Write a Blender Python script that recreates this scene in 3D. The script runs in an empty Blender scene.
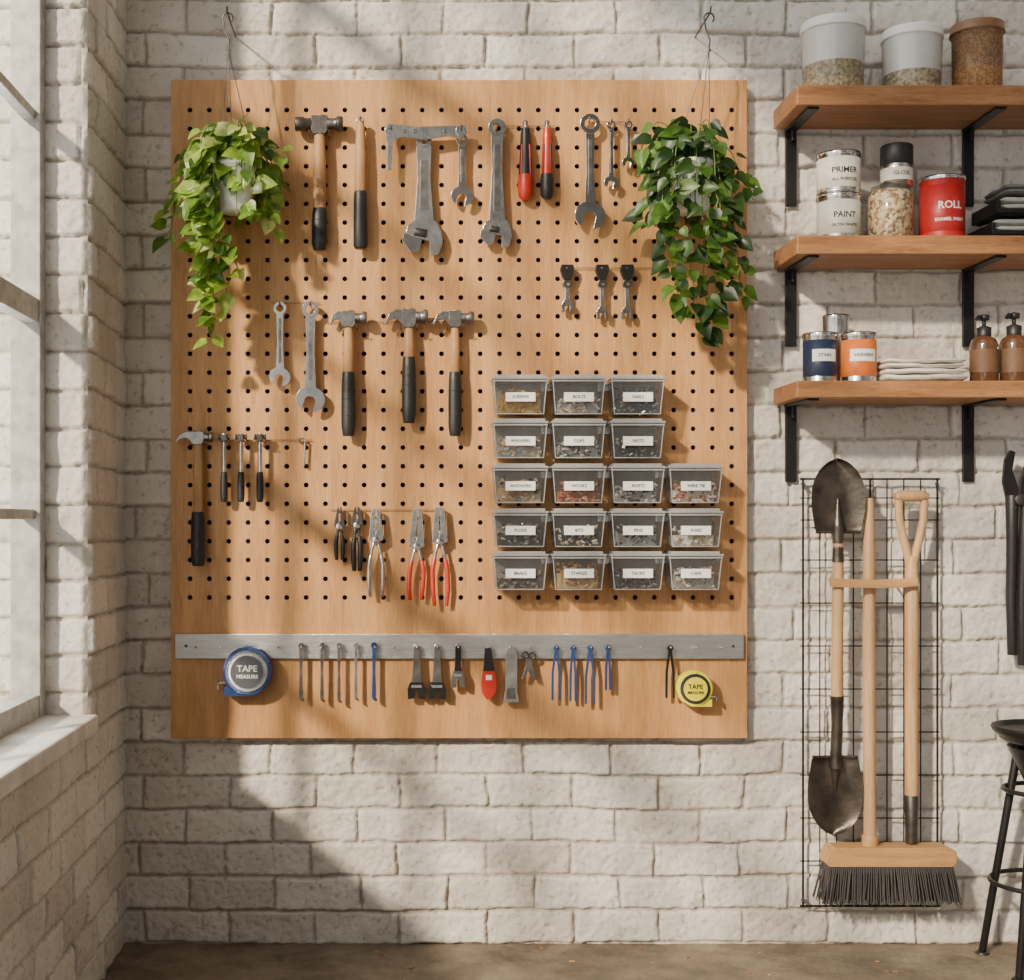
import bpy, math, random
import numpy as np
from mathutils import Vector, Matrix
random.seed(7)
s=0.0025; D=3.4; VX=400; VY=520; ZC=1.0625
def K(d): return (D-d)/D
def PX(px,d): return (px-VX)*s*K(d)
def PZ(py,d): return ZC+(VY-py)*s*K(d)
def P(px,py,d): return Vector((PX(px,d),-d,PZ(py,d)))
def S(n,d=0.05): return n*s*K(d)

# ------------------------------------------------------------ materials
def newmat(name):
    m=bpy.data.materials.new(name); m.use_nodes=True
    nt=m.node_tree; b=nt.nodes['Principled BSDF']
    return m,nt,b
def mat(name,c,rough=0.5,metal=0.0,var=0.12,scale=40,bump=0.0,bscale=200,stretch=(1,1,1),coat=0,sub=0):
    m,nt,b=newmat(name); N=nt.nodes; L=nt.links
    tc=N.new('ShaderNodeTexCoord'); mp=N.new('ShaderNodeMapping'); mp.inputs['Scale'].default_value=stretch
    L.new(tc.outputs['Object'],mp.inputs[0])
    no=N.new('ShaderNodeTexNoise'); no.inputs['Scale'].default_value=scale; no.inputs['Detail'].default_value=4
    L.new(mp.outputs[0],no.inputs['Vector'])
    r=N.new('ShaderNodeValToRGB'); r.color_ramp.elements[0].position=.3; r.color_ramp.elements[1].position=.7
    r.color_ramp.elements[0].color=tuple(max(0,x*(1-var)) for x in c)+(1,)
    r.color_ramp.elements[1].color=tuple(min(1,x*(1+var)) for x in c)+(1,)
    L.new(no.outputs[0],r.inputs[0]); L.new(r.outputs[0],b.inputs['Base Color'])
    b.inputs['Roughness'].default_value=rough; b.inputs['Metallic'].default_value=metal
    if coat: b.inputs['Coat Weight'].default_value=coat
    if bump:
        n2=N.new('ShaderNodeTexNoise'); n2.inputs['Scale'].default_value=bscale; n2.inputs['Detail'].default_value=3
        L.new(mp.outputs[0],n2.inputs['Vector'])
        bp=N.new('ShaderNodeBump'); bp.inputs['Strength'].default_value=bump; bp.inputs['Distance'].default_value=.002
        L.new(n2.outputs[0],bp.inputs['Height']); L.new(bp.outputs[0],b.inputs['Normal'])
    return m
def wood(name,c1,c2,stretch,scale=6,rough=.55,bump=.15,rings=0.0):
    m,nt,b=newmat(name); N=nt.nodes; L=nt.links
    tc=N.new('ShaderNodeTexCoord'); mp=N.new('ShaderNodeMapping'); mp.inputs['Scale'].default_value=stretch
    L.new(tc.outputs['Object'],mp.inputs[0])
    no=N.new('ShaderNodeTexNoise'); no.inputs['Scale'].default_value=scale; no.inputs['Detail'].default_value=8; no.inputs['Roughness'].default_value=.6; no.inputs['Distortion'].default_value=.6
    L.new(mp.outputs[0],no.inputs['Vector'])
    nf=N.new('ShaderNodeTexNoise'); nf.inputs['Scale'].default_value=scale*9; nf.inputs['Detail'].default_value=3
    L.new(mp.outputs[0],nf.inputs['Vector'])
    mx=N.new('ShaderNodeMath'); mx.operation='MULTIPLY_ADD'; mx.inputs[1].default_value=.35
    L.new(nf.outputs[0],mx.inputs[0]); 
    sc=N.new('ShaderNodeMath'); sc.operation='MULTIPLY'; sc.inputs[1].default_value=.65
    L.new(no.outputs[0],sc.inputs[0]); L.new(sc.outputs[0],mx.inputs[2])
    r=N.new('ShaderNodeValToRGB'); e=r.color_ramp.elements
    e[0].position=.36; e[1].position=.62; e[0].color=c2+(1,); e[1].color=c1+(1,)
    L.new(mx.outputs[0],r.inputs[0]); L.new(r.outputs[0],b.inputs['Base Color'])
    b.inputs['Roughness'].default_value=rough
    bp=N.new('ShaderNodeBump'); bp.inputs['Strength'].default_value=bump; bp.inputs['Distance'].default_value=.001
    L.new(mx.outputs[0],bp.inputs['Height']); L.new(bp.outputs[0],b.inputs['Normal'])
    return m
def speckle(name,cols,scale=220,rough=.6):
    m,nt,b=newmat(name); N=nt.nodes; L=nt.links
    tc=N.new('ShaderNodeTexCoord')
    v=N.new('ShaderNodeTexVoronoi'); v.inputs['Scale'].default_value=scale
    L.new(tc.outputs['Object'],v.inputs['Vector'])
    sp=N.new('ShaderNodeSeparateColor'); L.new(v.outputs['Color'],sp.inputs[0])
    r=N.new('ShaderNodeValToRGB'); r.color_ramp.interpolation='CONSTANT'
    e=r.color_ramp.elements
    while len(e)<len(cols): e.new(.5)
    for i,c in enumerate(cols): e[i].position=i/len(cols); e[i].color=c+(1,)
    L.new(sp.outputs[0],r.inputs[0]); L.new(r.outputs[0],b.inputs['Base Color']); b.inputs['Roughness'].default_value=rough
    bp=N.new('ShaderNodeBump'); bp.inputs['Strength'].default_value=.8; bp.inputs['Distance'].default_value=.003; bp.invert=True
    L.new(v.outputs['Distance'],bp.inputs['Height']); L.new(bp.outputs[0],b.inputs['Normal'])
    return m
def clear(name,tint,tr=.6,gl=.1,dcol=(.6,.6,.6)):
    m=bpy.data.materials.new(name); m.use_nodes=True; nt=m.node_tree; N=nt.nodes; L=nt.links
    N.remove(N['Principled BSDF']); out=N['Material Output']
    t=N.new('ShaderNodeBsdfTransparent'); t.inputs[0].default_value=tint+(1,)
    d=N.new('ShaderNodeBsdfDiffuse'); g=N.new('ShaderNodeBsdfGlossy'); g.inputs['Roughness'].default_value=.12
    tc=N.new('ShaderNodeTexCoord'); no=N.new('ShaderNodeTexNoise'); no.inputs['Scale'].default_value=30
    L.new(tc.outputs['Object'],no.inputs['Vector'])
    r=N.new('ShaderNodeValToRGB'); r.color_ramp.elements[0].color=tuple(x*.8 for x in dcol)+(1,); r.color_ramp.elements[1].color=dcol+(1,)
    L.new(no.outputs[0],r.inputs[0]); L.new(r.outputs[0],d.inputs[0])
    a=N.new('ShaderNodeMixShader'); a.inputs[0].default_value=1-tr; L.new(t.outputs[0],a.inputs[1]); L.new(d.outputs[0],a.inputs[2])
    fr=N.new('ShaderNodeLayerWeight'); fr.inputs[0].default_value=.3
    ma=N.new('ShaderNodeMath'); ma.operation='MULTIPLY_ADD'; ma.inputs[1].default_value=.5; ma.inputs[2].default_value=gl
    L.new(fr.outputs['Fresnel'],ma.inputs[0])
    c=N.new('ShaderNodeMixShader'); L.new(ma.outputs[0],c.inputs[0]); L.new(a.outputs[0],c.inputs[1]); L.new(g.outputs[0],c.inputs[2])
    L.new(c.outputs[0],out.inputs[0]); return m

def brickmat():
    m,nt,b=newmat('painted_brick'); N=nt.nodes; L=nt.links
    tc=N.new('ShaderNodeTexCoord')
    at=N.new('ShaderNodeAttribute'); at.attribute_name='joint'
    at2=N.new('ShaderNodeAttribute'); at2.attribute_name='tone'
    n1=N.new('ShaderNodeTexNoise'); n1.inputs['Scale'].default_value=3; n1.inputs['Detail'].default_value=6; n1.inputs['Roughness'].default_value=.65
    n2=N.new('ShaderNodeTexNoise'); n2.inputs['Scale'].default_value=70; n2.inputs['Detail'].default_value=5
    L.new(tc.outputs['Object'],n1.inputs['Vector']); L.new(tc.outputs['Object'],n2.inputs['Vector'])
    r=N.new('ShaderNodeValToRGB'); e=r.color_ramp.elements
    e[0].position=.3; e[0].color=(.61,.565,.505,1); e[1].position=.62; e[1].color=(.79,.755,.695,1)
    L.new(n1.outputs[0],r.inputs[0])
    mj=N.new('ShaderNodeMixRGB'); mj.blend_type='MULTIPLY'; mj.inputs[2].default_value=(.56,.53,.49,1)
    L.new(at.outputs['Fac'],mj.inputs[0]); L.new(r.outputs[0],mj.inputs[1])
    mt=N.new('ShaderNodeMixRGB'); mt.blend_type='MULTIPLY'; mt.inputs[2].default_value=(.78,.76,.74,1)
    L.new(at2.outputs['Fac'],mt.inputs[0]); L.new(mj.outputs[0],mt.inputs[1])
    r2=N.new('ShaderNodeValToRGB'); r2.color_ramp.elements[0].position=.30; r2.color_ramp.elements[1].position=.42
    r2.color_ramp.elements[0].color=(.58,.54,.49,1); r2.color_ramp.elements[1].color=(1,1,1,1)
    L.new(n2.outputs[0],r2.inputs[0])
    ms=N.new('ShaderNodeMixRGB'); ms.blend_type='MULTIPLY'; ms.inputs[0].default_value=.75
    L.new(mt.outputs[0],ms.inputs[1]); L.new(r2.outputs[0],ms.inputs[2]); L.new(ms.outputs[0],b.inputs['Base Color'])
    b.inputs['Roughness'].default_value=.75
    bp=N.new('ShaderNodeBump'); bp.inputs['Strength'].default_value=.8; bp.inputs['Distance'].default_value=.004
    L.new(n2.outputs[0],bp.inputs['Height']); L.new(bp.outputs[0],b.inputs['Normal'])
    return m

BRICK=brickmat()
STEEL=mat('steel',(.60,.59,.57),.24,1.0,.25,30,.12,250)
CHROME=mat('chrome_steel',(.78,.77,.75),.15,1.0,.15,30)
DARKSTEEL=mat('dark_steel',(.12,.11,.10),.36,.9,.3,40,.2,200)
GREYIRON=mat('grey_iron',(.27,.255,.24),.30,.95,.3,50,.25,200)
BLACK=mat('black_rubber',(.016,.016,.017),.45,0,.2,60,.2,300)
BLACKM=mat('black_metal',(.014,.014,.014),.4,.3,.2,60)
RED=mat('red_plastic',(.52,.028,.010),.35,0,.1,40,coat=.3)
BLUE=mat('blue_plastic',(.015,.045,.16),.35,0,.15,40,coat=.3)
YELLOW=mat('yellow_plastic',(.75,.65,.02),.35,0,.08,40,coat=.3)
WHITE=mat('white_plastic',(.80,.79,.76),.4,0,.05,20)
PAPER=mat('label_paper',(.85,.84,.81),.7,0,.03,60)
INK=mat('ink',(.015,.015,.015),.7,0,.05,60)
CERAMIC=mat('white_ceramic',(.85,.85,.83),.25,0,.04,20)
SOIL=mat('soil',(.05,.03,.02),.9,0,.4,90,.5)
WIRE=mat('galvanised_wire',(.16,.15,.14),.4,.8,.2,60)
HW=wood('handle_wood',(.50,.27,.11),(.30,.145,.055),(18,18,1.2),5,.5)
HWP=wood('pale_handle_wood',(.60,.37,.18),(.40,.225,.10),(18,18,1),5,.5)
BOARDW=wood('pegboard_wood',(.62,.33,.13),(.43,.20,.066),(7,7,.7),3.2,.5,.1)
SHELFW=wood('shelf_wood',(.42,.20,.08),(.22,.09,.032),(.8,10,10),5,.5,.2)
BROOMW=wood('broom_wood',(.55,.31,.13),(.36,.18,.07),(1,14,14),5,.5)
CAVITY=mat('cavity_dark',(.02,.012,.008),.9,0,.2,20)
BINP=clear('clear_bin_plastic',(.94,.94,.94),.94,.03,(.6,.6,.6))
LIDP=clear('bin_lid_plastic',(.9,.91,.91),.50,.08,(.68,.68,.67))
JARG=clear('jar_glass',(.95,.95,.95),.96,.03,(.7,.7,.7))
STRIP=mat('brushed_steel',(.55,.54,.52),.30,1,.2,30,.3,120,(.6,30,30))
FRAME=mat('window_metal',(.42,.41,.38),.5,.2,.25,30,.3,60)
AMBER=mat('amber_bottle',(.10,.045,.02),.15,0,.2,20,coat=.5)
def paneglass():
    m=bpy.data.materials.new('window_glass'); m.use_nodes=True; nt=m.node_tree; N=nt.nodes; L=nt.links
    N.remove(N['Principled BSDF']); t=N.new('ShaderNodeBsdfTransparent'); t.inputs[0].default_value=(.97,.98,.98,1)
    g=N.new('ShaderNodeBsdfGlossy'); g.inputs['Roughness'].default_value=.05; x=N.new('ShaderNodeMixShader'); x.inputs[0].default_value=.05
    L.new(t.outputs[0],x.inputs[1]); L.new(g.outputs[0],x.inputs[2]); L.new(x.outputs[0],N['Material Output'].inputs[0]); return m
GLASS=paneglass()

# ------------------------------------------------------------ mesh builder
TXT={}
def text_geo(t):
    if t in TXT: return TXT[t]
    c=bpy.data.curves.new('t','FONT'); c.body=t; c.size=1; c.align_x='CENTER'; c.align_y='CENTER'; c.resolution_u=2; c.offset=.022
    o=bpy.data.objects.new('t',c); bpy.context.collection.objects.link(o)
    dg=bpy.context.evaluated_depsgraph_get(); dg.update()
    me=o.evaluated_get(dg).to_mesh()
    v=[(p.co.x,p.co.y) for p in me.vertices]; f=[tuple(p.vertices) for p in me.polygons]
    o.evaluated_get(dg).to_mesh_clear(); bpy.data.objects.remove(o); bpy.data.curves.remove(c)
    TXT[t]=(v,f); return v,f
class M:
    def __init__(m,name,bevel=0.0):
        m.n=name; m.V=[]; m.F=[]; m.FM=[]; m.SM=[]; m.mats=[]; m.bevel=bevel
    def add(m,v,f,mt,sm=False):
        if mt not in m.mats: m.mats.append(mt)
        k=m.mats.index(mt); o=len(m.V); m.V+= [tuple(a) for a in v]
        for q in f: m.F.append(tuple(i+o for i in q)); m.FM.append(k); m.SM.append(sm)
    def box(m,x0,x1,y0,y1,z0,z1,mt):
        v=[(x,y,z) for x in (x0,x1) for y in (y0,y1) for z in (z0,z1)]
        m.add(v,[(0,1,3,2),(4,6,7,5),(0,4,5,1),(2,3,7,6),(0,2,6,4),(1,5,7,3)],mt)
    def obox(m,c,size,R,mt):
        v=[Vector(c)+R@Vector((a*size[0]/2,b*size[1]/2,e*size[2]/2)) for a in(-1,1) for b in(-1,1) for e in(-1,1)]
        m.add(v,[(0,1,3,2),(4,6,7,5),(0,4,5,1),(2,3,7,6),(0,2,6,4),(1,5,7,3)],mt)
    def tube(m,pts,r,mt,seg=10,sy=1.0,cap=True):
        pts=[Vector(p) for p in pts]; n=len(pts)
        if not isinstance(r,(list,tuple)): r=[r]*n
        T=[(pts[min(i+1,n-1)]-pts[max(i-1,0)]).normalized() for i in range(n)]
        a=Vector((0,1,0)) if abs(T[0].y)<.9 else Vector((1,0,0))
        u=(a-T[0]*a.dot(T[0])).normalized(); V=[]
        for i in range(n):
            u=(u-T[i]*u.dot(T[i])); u=u.normalized() if u.length>1e-6 else Vector((1,0,0))
            w=T[i].cross(u)
            for j in range(seg):
                t=2*math.pi*j/seg; o=(u*math.cos(t)+w*math.sin(t))*r[i]; o.y*=sy; V.append(pts[i]+o)
        F=[(i*seg+j,i*seg+(j+1)%seg,(i+1)*seg+(j+1)%seg,(i+1)*seg+j) for i in range(n-1) for j in range(seg)]
        m.add(V,F,mt,True)
        if cap:
            m.add(V[:seg],[tuple(range(seg))[::-1]],mt); m.add(V[-seg:],[tuple(range(seg))],mt)
    def lathe(m,c,prof,mt,seg=32,axis='Z',sm=True):
        c=Vector(c); V=[]
        for r,h in prof:
            for j in range(seg):
                t=2*math.pi*j/seg; a=r*math.cos(t); b=r*math.sin(t)
                V.append(c+(Vector((a,b,h)) if axis=='Z' else Vector((a,-h,b)) if axis=='Y' else Vector((h,a,b))))
        n=len(prof)
        F=[(i*seg+j,i*seg+(j+1)%seg,(i+1)*seg+(j+1)%seg,(i+1)*seg+j) for i in range(n-1) for j in range(seg)]
        m.add(V,F,mt,sm)
    def prism(m,pts,d0,d1,mt,d=None,world=False):
        d=(d0+d1)/2 if d is None else d
        q=pts if world else [(PX(a,d),PZ(b,d)) for a,b in pts]
        n=len(q); V=[(x,-d0,z) for x,z in q]+[(x,-d1,z) for x,z in q]
        F=[tuple(range(n)),tuple(range(2*n-1,n-1,-1))]+[(i,i+n,(i+1)%n+n,(i+1)%n) for i in range(n)]
        m.add(V,F,mt)
    def ring(m,px,py,ro,ri,d0,d1,mt,seg=28):
        d=(d0+d1)/2; ro=S(ro,d); ri=S(ri,d); c=Vector((PX(px,d),-d0,PZ(py,d))); h=d1-d0
        m.lathe(c,[(ri,0),(ro,0)],mt,seg,'Y',False); m.lathe(c,[(ro,0),(ro,h)],mt,seg,'Y')
        m.lathe(c,[(ro,h),(ri,h)],mt,seg,'Y',False); m.lathe(c,[(ri,h),(ri,0)],mt,seg,'Y')
    def text(m,t,c,size,mt,R=None,cyl=None,sx=1.0):
        v,f=text_geo(t)
        if cyl:
            V=[]
            for x,y in v:
                a=x*size*sx/cyl+ (R or 0); V.append((c[0]+math.sin(a)*cyl,c[1]-math.cos(a)*cyl,c[2]+y*size))
        else: V=[(c[0]+x*size*sx,c[1],c[2]+y*size) for x,y in v]
        m.add(V,f,mt)
    def build(m,parent=None):
        V=np.array(m.V); c=(V.min(0)+V.max(0))/2
        me=bpy.data.meshes.new(m.n); me.from_pydata([tuple(a) for a in (V-c)],[],m.F)
        for q in m.mats: me.materials.append(q)
        me.polygons.foreach_set('material_index',m.FM); me.polygons.foreach_set('use_smooth',m.SM)
        me.update()
        o=bpy.data.objects.new(m.n,me); o.location=c; bpy.context.collection.objects.link(o)
        if m.bevel:
            import bmesh
            bm=bmesh.new(); bm.from_mesh(me); bmesh.ops.remove_doubles(bm,verts=bm.verts,dist=1e-5)
            bmesh.ops.recalc_face_normals(bm,faces=bm.faces); bm.to_mesh(me); bm.free()
            b=o.modifiers.new('bevel','BEVEL'); b.width=m.bevel; b.segments=2; b.limit_method='ANGLE'; b.angle_limit=math.radians(40)
        return o

# ------------------------------------------------------------ brick walls (real relief)
rs=np.random.RandomState(3); TAB=rs.rand(256,256)
def vn(x,y,k=0):
    xi=np.floor(x).astype(int); yi=np.floor(y).astype(int); fx=x-xi; fy=y-yi
    fx=fx*fx*(3-2*fx); fy=fy*fy*(3-2*fy); g=lambda a,b:TAB[(a+k*37)&255,(b+k*91)&255]
    return (g(xi,yi)*(1-fx)+g(xi+1,yi)*fx)*(1-fy)+(g(xi,yi+1)*(1-fx)+g(xi+1,yi+1)*fx)*fy
def fbm(x,y,o=3,k=0):
    r=0;a=1;t=0
    for i in range(o): r=r+a*vn(x*2**i,y*2**i,k+i); t+=a; a*=.5
    return r/t
def ss(a,b,x): t=np.clip((x-a)/(b-a),0,1); return t*t*(3-2*t)
PW,PH=.215,.0845
def height(U,V,k):
    wU=U+(vn(U*4,V*4,k)-.5)*.014+(vn(U*22,V*22,k+5)-.5)*.006; wV=V+(vn(U*3,V*3,k+9)-.5)*.010+(vn(U*18,V*18,k+6)-.5)*.005
    row=np.floor(wV/PH).astype(int); off=(row%2)*.5+(TAB[(row+k)&255,7]-.5)*.16
    cu=wU/PW+off; col=np.floor(cu).astype(int); fu=cu-col; fv=wV/PH-row
    e=np.minimum(np.minimum(fu,1-fu)*PW,np.minimum(fv,1-fv)*PH)+(fbm(U*55,V*55,3,k+2)-.5)*.007
    body=ss(.0010,.0062,e); rb=TAB[(row*3+k)&255,(col*5+k)&255]; rt=TAB[(row*7+k)&255,(col*11)&255]
    h=body*(.0095+(rb-.5)*.006+(rt-.5)*(fv-.5)*.005)+(fbm(U*22,V*22,3,k+3)-.5)*.0065*(.4+body)+(fbm(U*90,V*90,2,k+4)-.5)*.0035
    return h,1-body,rt*body
def patch(org,ud,vd,nd,u0,u1,v0,v1,res,k,fe=()):
    nu=max(2,int((u1-u0)/res)); nv=max(2,int((v1-v0)/res))
    u=np.linspace(u0,u1,nu); v=np.linspace(v0,v1,nv); U,V=np.meshgrid(u,v)
    h,j,t=height(U,V,k)
    for e in fe:
        q={'u0':U-u0,'u1':u1-U,'v0':V-v0,'v1':v1-V}[e]; h=h*ss(0,.01,q)
    pos=np.array(org)[None,None,:]+U[...,None]*np.array(ud)+V[...,None]*np.array(vd)+h[...,None]*np.array(nd)
    idx=np.arange(nu*nv).reshape(nv,nu)
    F=np.stack([idx[:-1,:-1],idx[:-1,1:],idx[1:,1:],idx[1:,:-1]],-1).reshape(-1,4)
    if np.dot(np.cross(ud,vd),nd)<0: F=F[:,::-1]
    return pos.reshape(-1,3),F,j.ravel(),t.ravel()
def solid(x0,x1,y0,y1,z0,z1):
    v=np.array([(x,y,z) for x in (x0,x1) for y in (y0,y1) for z in (z0,z1)],dtype=float)
    f=np.array([(0,1,3,2),(4,6,7,5),(0,4,5,1),(2,3,7,6),(0,2,6,4),(1,5,7,3)])
    return v,f,np.zeros(8),np.zeros(8)
def wall(name,patches):
    Vs=[];Fs=[];J=[];T=[];o=0
    for p in patches: Vs.append(p[0]);Fs.append(p[1]+o);J.append(p[2]);T.append(p[3]);o+=len(p[0])
    V=np.concatenate(Vs);F=np.concatenate(Fs).astype(np.int32);J=np.concatenate(J);T=np.concatenate(T)
    me=bpy.data.meshes.new(name); me.vertices.add(len(V)); me.vertices.foreach_set('co',V.ravel().astype(np.float32))
    me.loops.add(F.size); me.loops.foreach_set('vertex_index',F.ravel()); me.polygons.add(len(F))
    me.polygons.foreach_set('loop_start',np.arange(0,F.size,4,dtype=np.int32)); me.polygons.foreach_set('loop_total',np.full(len(F),4,dtype=np.int32))
    me.update(calc_edges=True); me.polygons.foreach_set('use_smooth',np.ones(len(F),dtype=bool))
    for nm,A in(('joint',J),('tone',T)):
        a=me.attributes.new(nm,'FLOAT','POINT'); a.data.foreach_set('value',A.astype(np.float32))
    me.materials.append(BRICK); me.update(); ob=bpy.data.objects.new(name,me); bpy.context.collection.objects.link(ob); return ob
XL=-0.6825; RV=0.10; WY=.377; SZ=.63; WT=3.55; WE=3.6
wall('wall_back',[patch((0,.015,0),(1,0,0),(0,0,1),(0,-1,0),XL-.03,2.0,-.01,3.0,.004,1)])
X0=XL-.012
wall('wall_left',[
 patch((X0,0,0),(0,-1,0),(0,0,1),(1,0,0),-.02,WY,-.01,4.3,.005,11,('u1',)),
 patch((X0,0,0),(0,-1,0),(0,0,1),(1,0,0),WY-.012,1.5,-.01,SZ-.005,.005,11,('v1',)),
 patch((X0,0,0),(0,-1,0),(0,0,1),(1,0,0),1.5,4.4,-.01,SZ-.005,.012,11,('v1',)),
 patch((X0,0,0),(0,-1,0),(0,0,1),(1,0,0),WY,4.4,WT,4.3,.012,11,('v0',)),
 patch((X0,0,0),(0,-1,0),(0,0,1),(1,0,0),WE,4.4,SZ-.005,WT,.012,11,('u0',)),
 patch((X0,-WY,0),(-1,0,0),(0,0,1),(0,-1,0),0,.22,SZ-.02,WT,.005,23,('u0',)),
 patch((X0,-WE,0),(-1,0,0),(0,0,1),(0,1,0),0,.22,SZ-.02,WT,.012,23,('u0',)),
 solid(X0-.20,X0-.008,-4.4,.05,-.01,SZ-.045), solid(X0-.20,X0-.008,-WY+.008,.05,SZ-.045,4.3), solid(X0-.20,X0-.008,-4.4,.05,WT+.008,4.3),
])
fl=M('floor')
fm,nt,b=newmat('dusty_concrete'); N=nt.nodes; L=nt.links
tc=N.new('ShaderNodeTexCoord'); n1=N.new('ShaderNodeTexNoise'); n1.inputs['Scale'].default_value=7; n1.inputs['Detail'].default_value=10; n1.inputs['Roughness'].default_value=.75
L.new(tc.outputs['Object'],n1.inputs['Vector'])
r=N.new('ShaderNodeValToRGB'); e=r.color_ramp.elements; e[0].position=.3; e[0].color=(.085,.062,.042,1); e[1].position=.7; e[1].color=(.33,.26,.185,1)
L.new(n1.outputs[0],r.inputs[0]); L.new(r.outputs[0],b.inputs['Base Color']); b.inputs['Roughness'].default_value=.7
bp=N.new('ShaderNodeBump'); bp.inputs['Strength'].default_value=.8; bp.inputs['Distance'].default_value=.012; L.new(n1.outputs[0],bp.inputs['Height']); L.new(bp.outputs[0],b.inputs['Normal'])
fl.box(-1.2,2.1,-4.4,.1,-.1,0,fm); fl.build()
dm=M('wood_shavings')
for i in range(40):
    x=random.uniform(-.66,1.2); y=-random.uniform(.02,.3)
    sz=random.uniform(.002,.007)
    R=Matrix.Rotation(random.uniform(0,6),3,'Z')@Matrix.Rotation(random.uniform(-.3,.3),3,'X')
    dm.obox((x,y,.0018),(sz*2,sz*.7,.002),R,HWP if random.random()<.4 else SHELFW)
dm.build()

# window
w=M('window_1',.002)
XW=XL-RV-.01
def bar(y0,y1,z0,z1,x0=XW-.045,x1=XW): w.box(x0,x1,-y1,-y0,z0,z1,FRAME)
bar(WY-.03,WY+.05,SZ-.02,WT,XW-.06,XW+.006); bar(WE-.05,WE+.03,SZ-.02,WT)
bar(WY+.04,WE,SZ-.02,SZ+.05,XW-.058,XW+.003); bar(WY,WE,WT-.05,WT)
y=.70; i=0
while y<WE-.1: bar(y-.010,y+.010,SZ,WT,XW-.035,XW-.005); y+=.36
for z,t in((1.075,.011),(1.52,.026),(1.95,.011),(2.39,.011),(2.83,.024),(3.2,.011)):
    bar(WY+.01,WE,z-t,z+t,XW-.034,XW+(.002 if t>.02 else -.006))
w.box(XW-.022,XW-.018,-WE,-WY,SZ,WT,GLASS)
w.build()
SILLM=mat('sill_paint',(.70,.67,.62),.7,0,.2,12,.8,45)
sl=M('window_sill',.006); sl.box(XW-.06,XL+.012,-WE-.02,-WY+.006,SZ-.04,SZ+.0,SILLM); sl.build()

# ------------------------------------------------------------ pegboard
BD=.030
pb=M('pegboard')
bx0,bx1=PX(171,BD),PX(747,BD); bz1,bz0=PZ(80,BD),PZ(738,BD)
pxs=S(19.35,BD); pzs=S(18.75,BD); gx0=PX(190,BD)-pxs/2; gz1=PZ(110,BD)+pzs/2; NX,NZ=29,27
gx1=gx0+pxs*NX; gz0=gz1-pzs*NZ; hr=S(2.5,BD)
per=[]
for a in range(4): per.append((-1+a*.5,1))
for a in range(4): per.append((1,1-a*.5))
for a in range(4): per.append((1-a*.5,-1))
for a in range(4): per.append((-1,-1+a*.5))
V=[];F=[];FC=[]
for i in range(NX):
    for j in range(NZ):
        cx=gx0+pxs*(i+.5); cz=gz1-pzs*(j+.5); o=len(V)
        for a,bb in per: V.append((cx+a*pxs/2,-BD,cz+bb*pzs/2))
        for a,bb in per:
            l=math.hypot(a,bb); V.append((cx+a/l*hr,-BD,cz+bb/l*hr))
        for a,bb in per:
            l=math.hypot(a,bb); V.append((cx+a/l*hr,-BD+.008,cz+bb/l*hr))
        for q in range(16):
            n=(q+1)%16
            F.append((o+q,o+16+q,o+16+n,o+n)); FC.append((o+16+q,o+32+q,o+32+n,o+16+n))
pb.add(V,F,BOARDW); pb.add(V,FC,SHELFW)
def fr(x0,x1,z0,z1): pb.add([(x0,-BD,z0),(x1,-BD,z0),(x1,-BD,z1),(x0,-BD,z1)],[(0,1,2,3)],BOARDW)
fr(bx0,bx1,gz1,bz1); fr(bx0,bx1,bz0,gz0); fr(bx0,gx0,gz0,gz1); fr(gx1,bx1,gz0,gz1)
pb.box(bx0,bx0+.02,-BD+.0001,-.002,bz0,bz1,BOARDW); pb.box(bx1-.02,bx1,-BD+.0001,-.002,bz0,bz1,BOARDW)
pb.box(bx0,bx1,-BD+.0001,-.002,bz1-.02,bz1,BOARDW); pb.box(bx0,bx1,-BD+.0001,-.002,bz0,bz0+.02,BOARDW)
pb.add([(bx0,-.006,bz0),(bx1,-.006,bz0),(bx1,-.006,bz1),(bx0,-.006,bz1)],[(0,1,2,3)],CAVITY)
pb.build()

TD=.060
def hook(m,px,py,d=TD,l=0):
    a=P(px,py,d); m.tube([Vector((a.x,-BD,a.z)),Vector((a.x,-d-.012,a.z)),Vector((a.x,-d-.016,a.z+.008))],.0016,WIRE,6)
def wirebar(m,x0,x1,py,d=.036):
    a=P(x0,py,d);b=P(x1,py,d); m.tube([a,b],.0010,WIRE,6)

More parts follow.
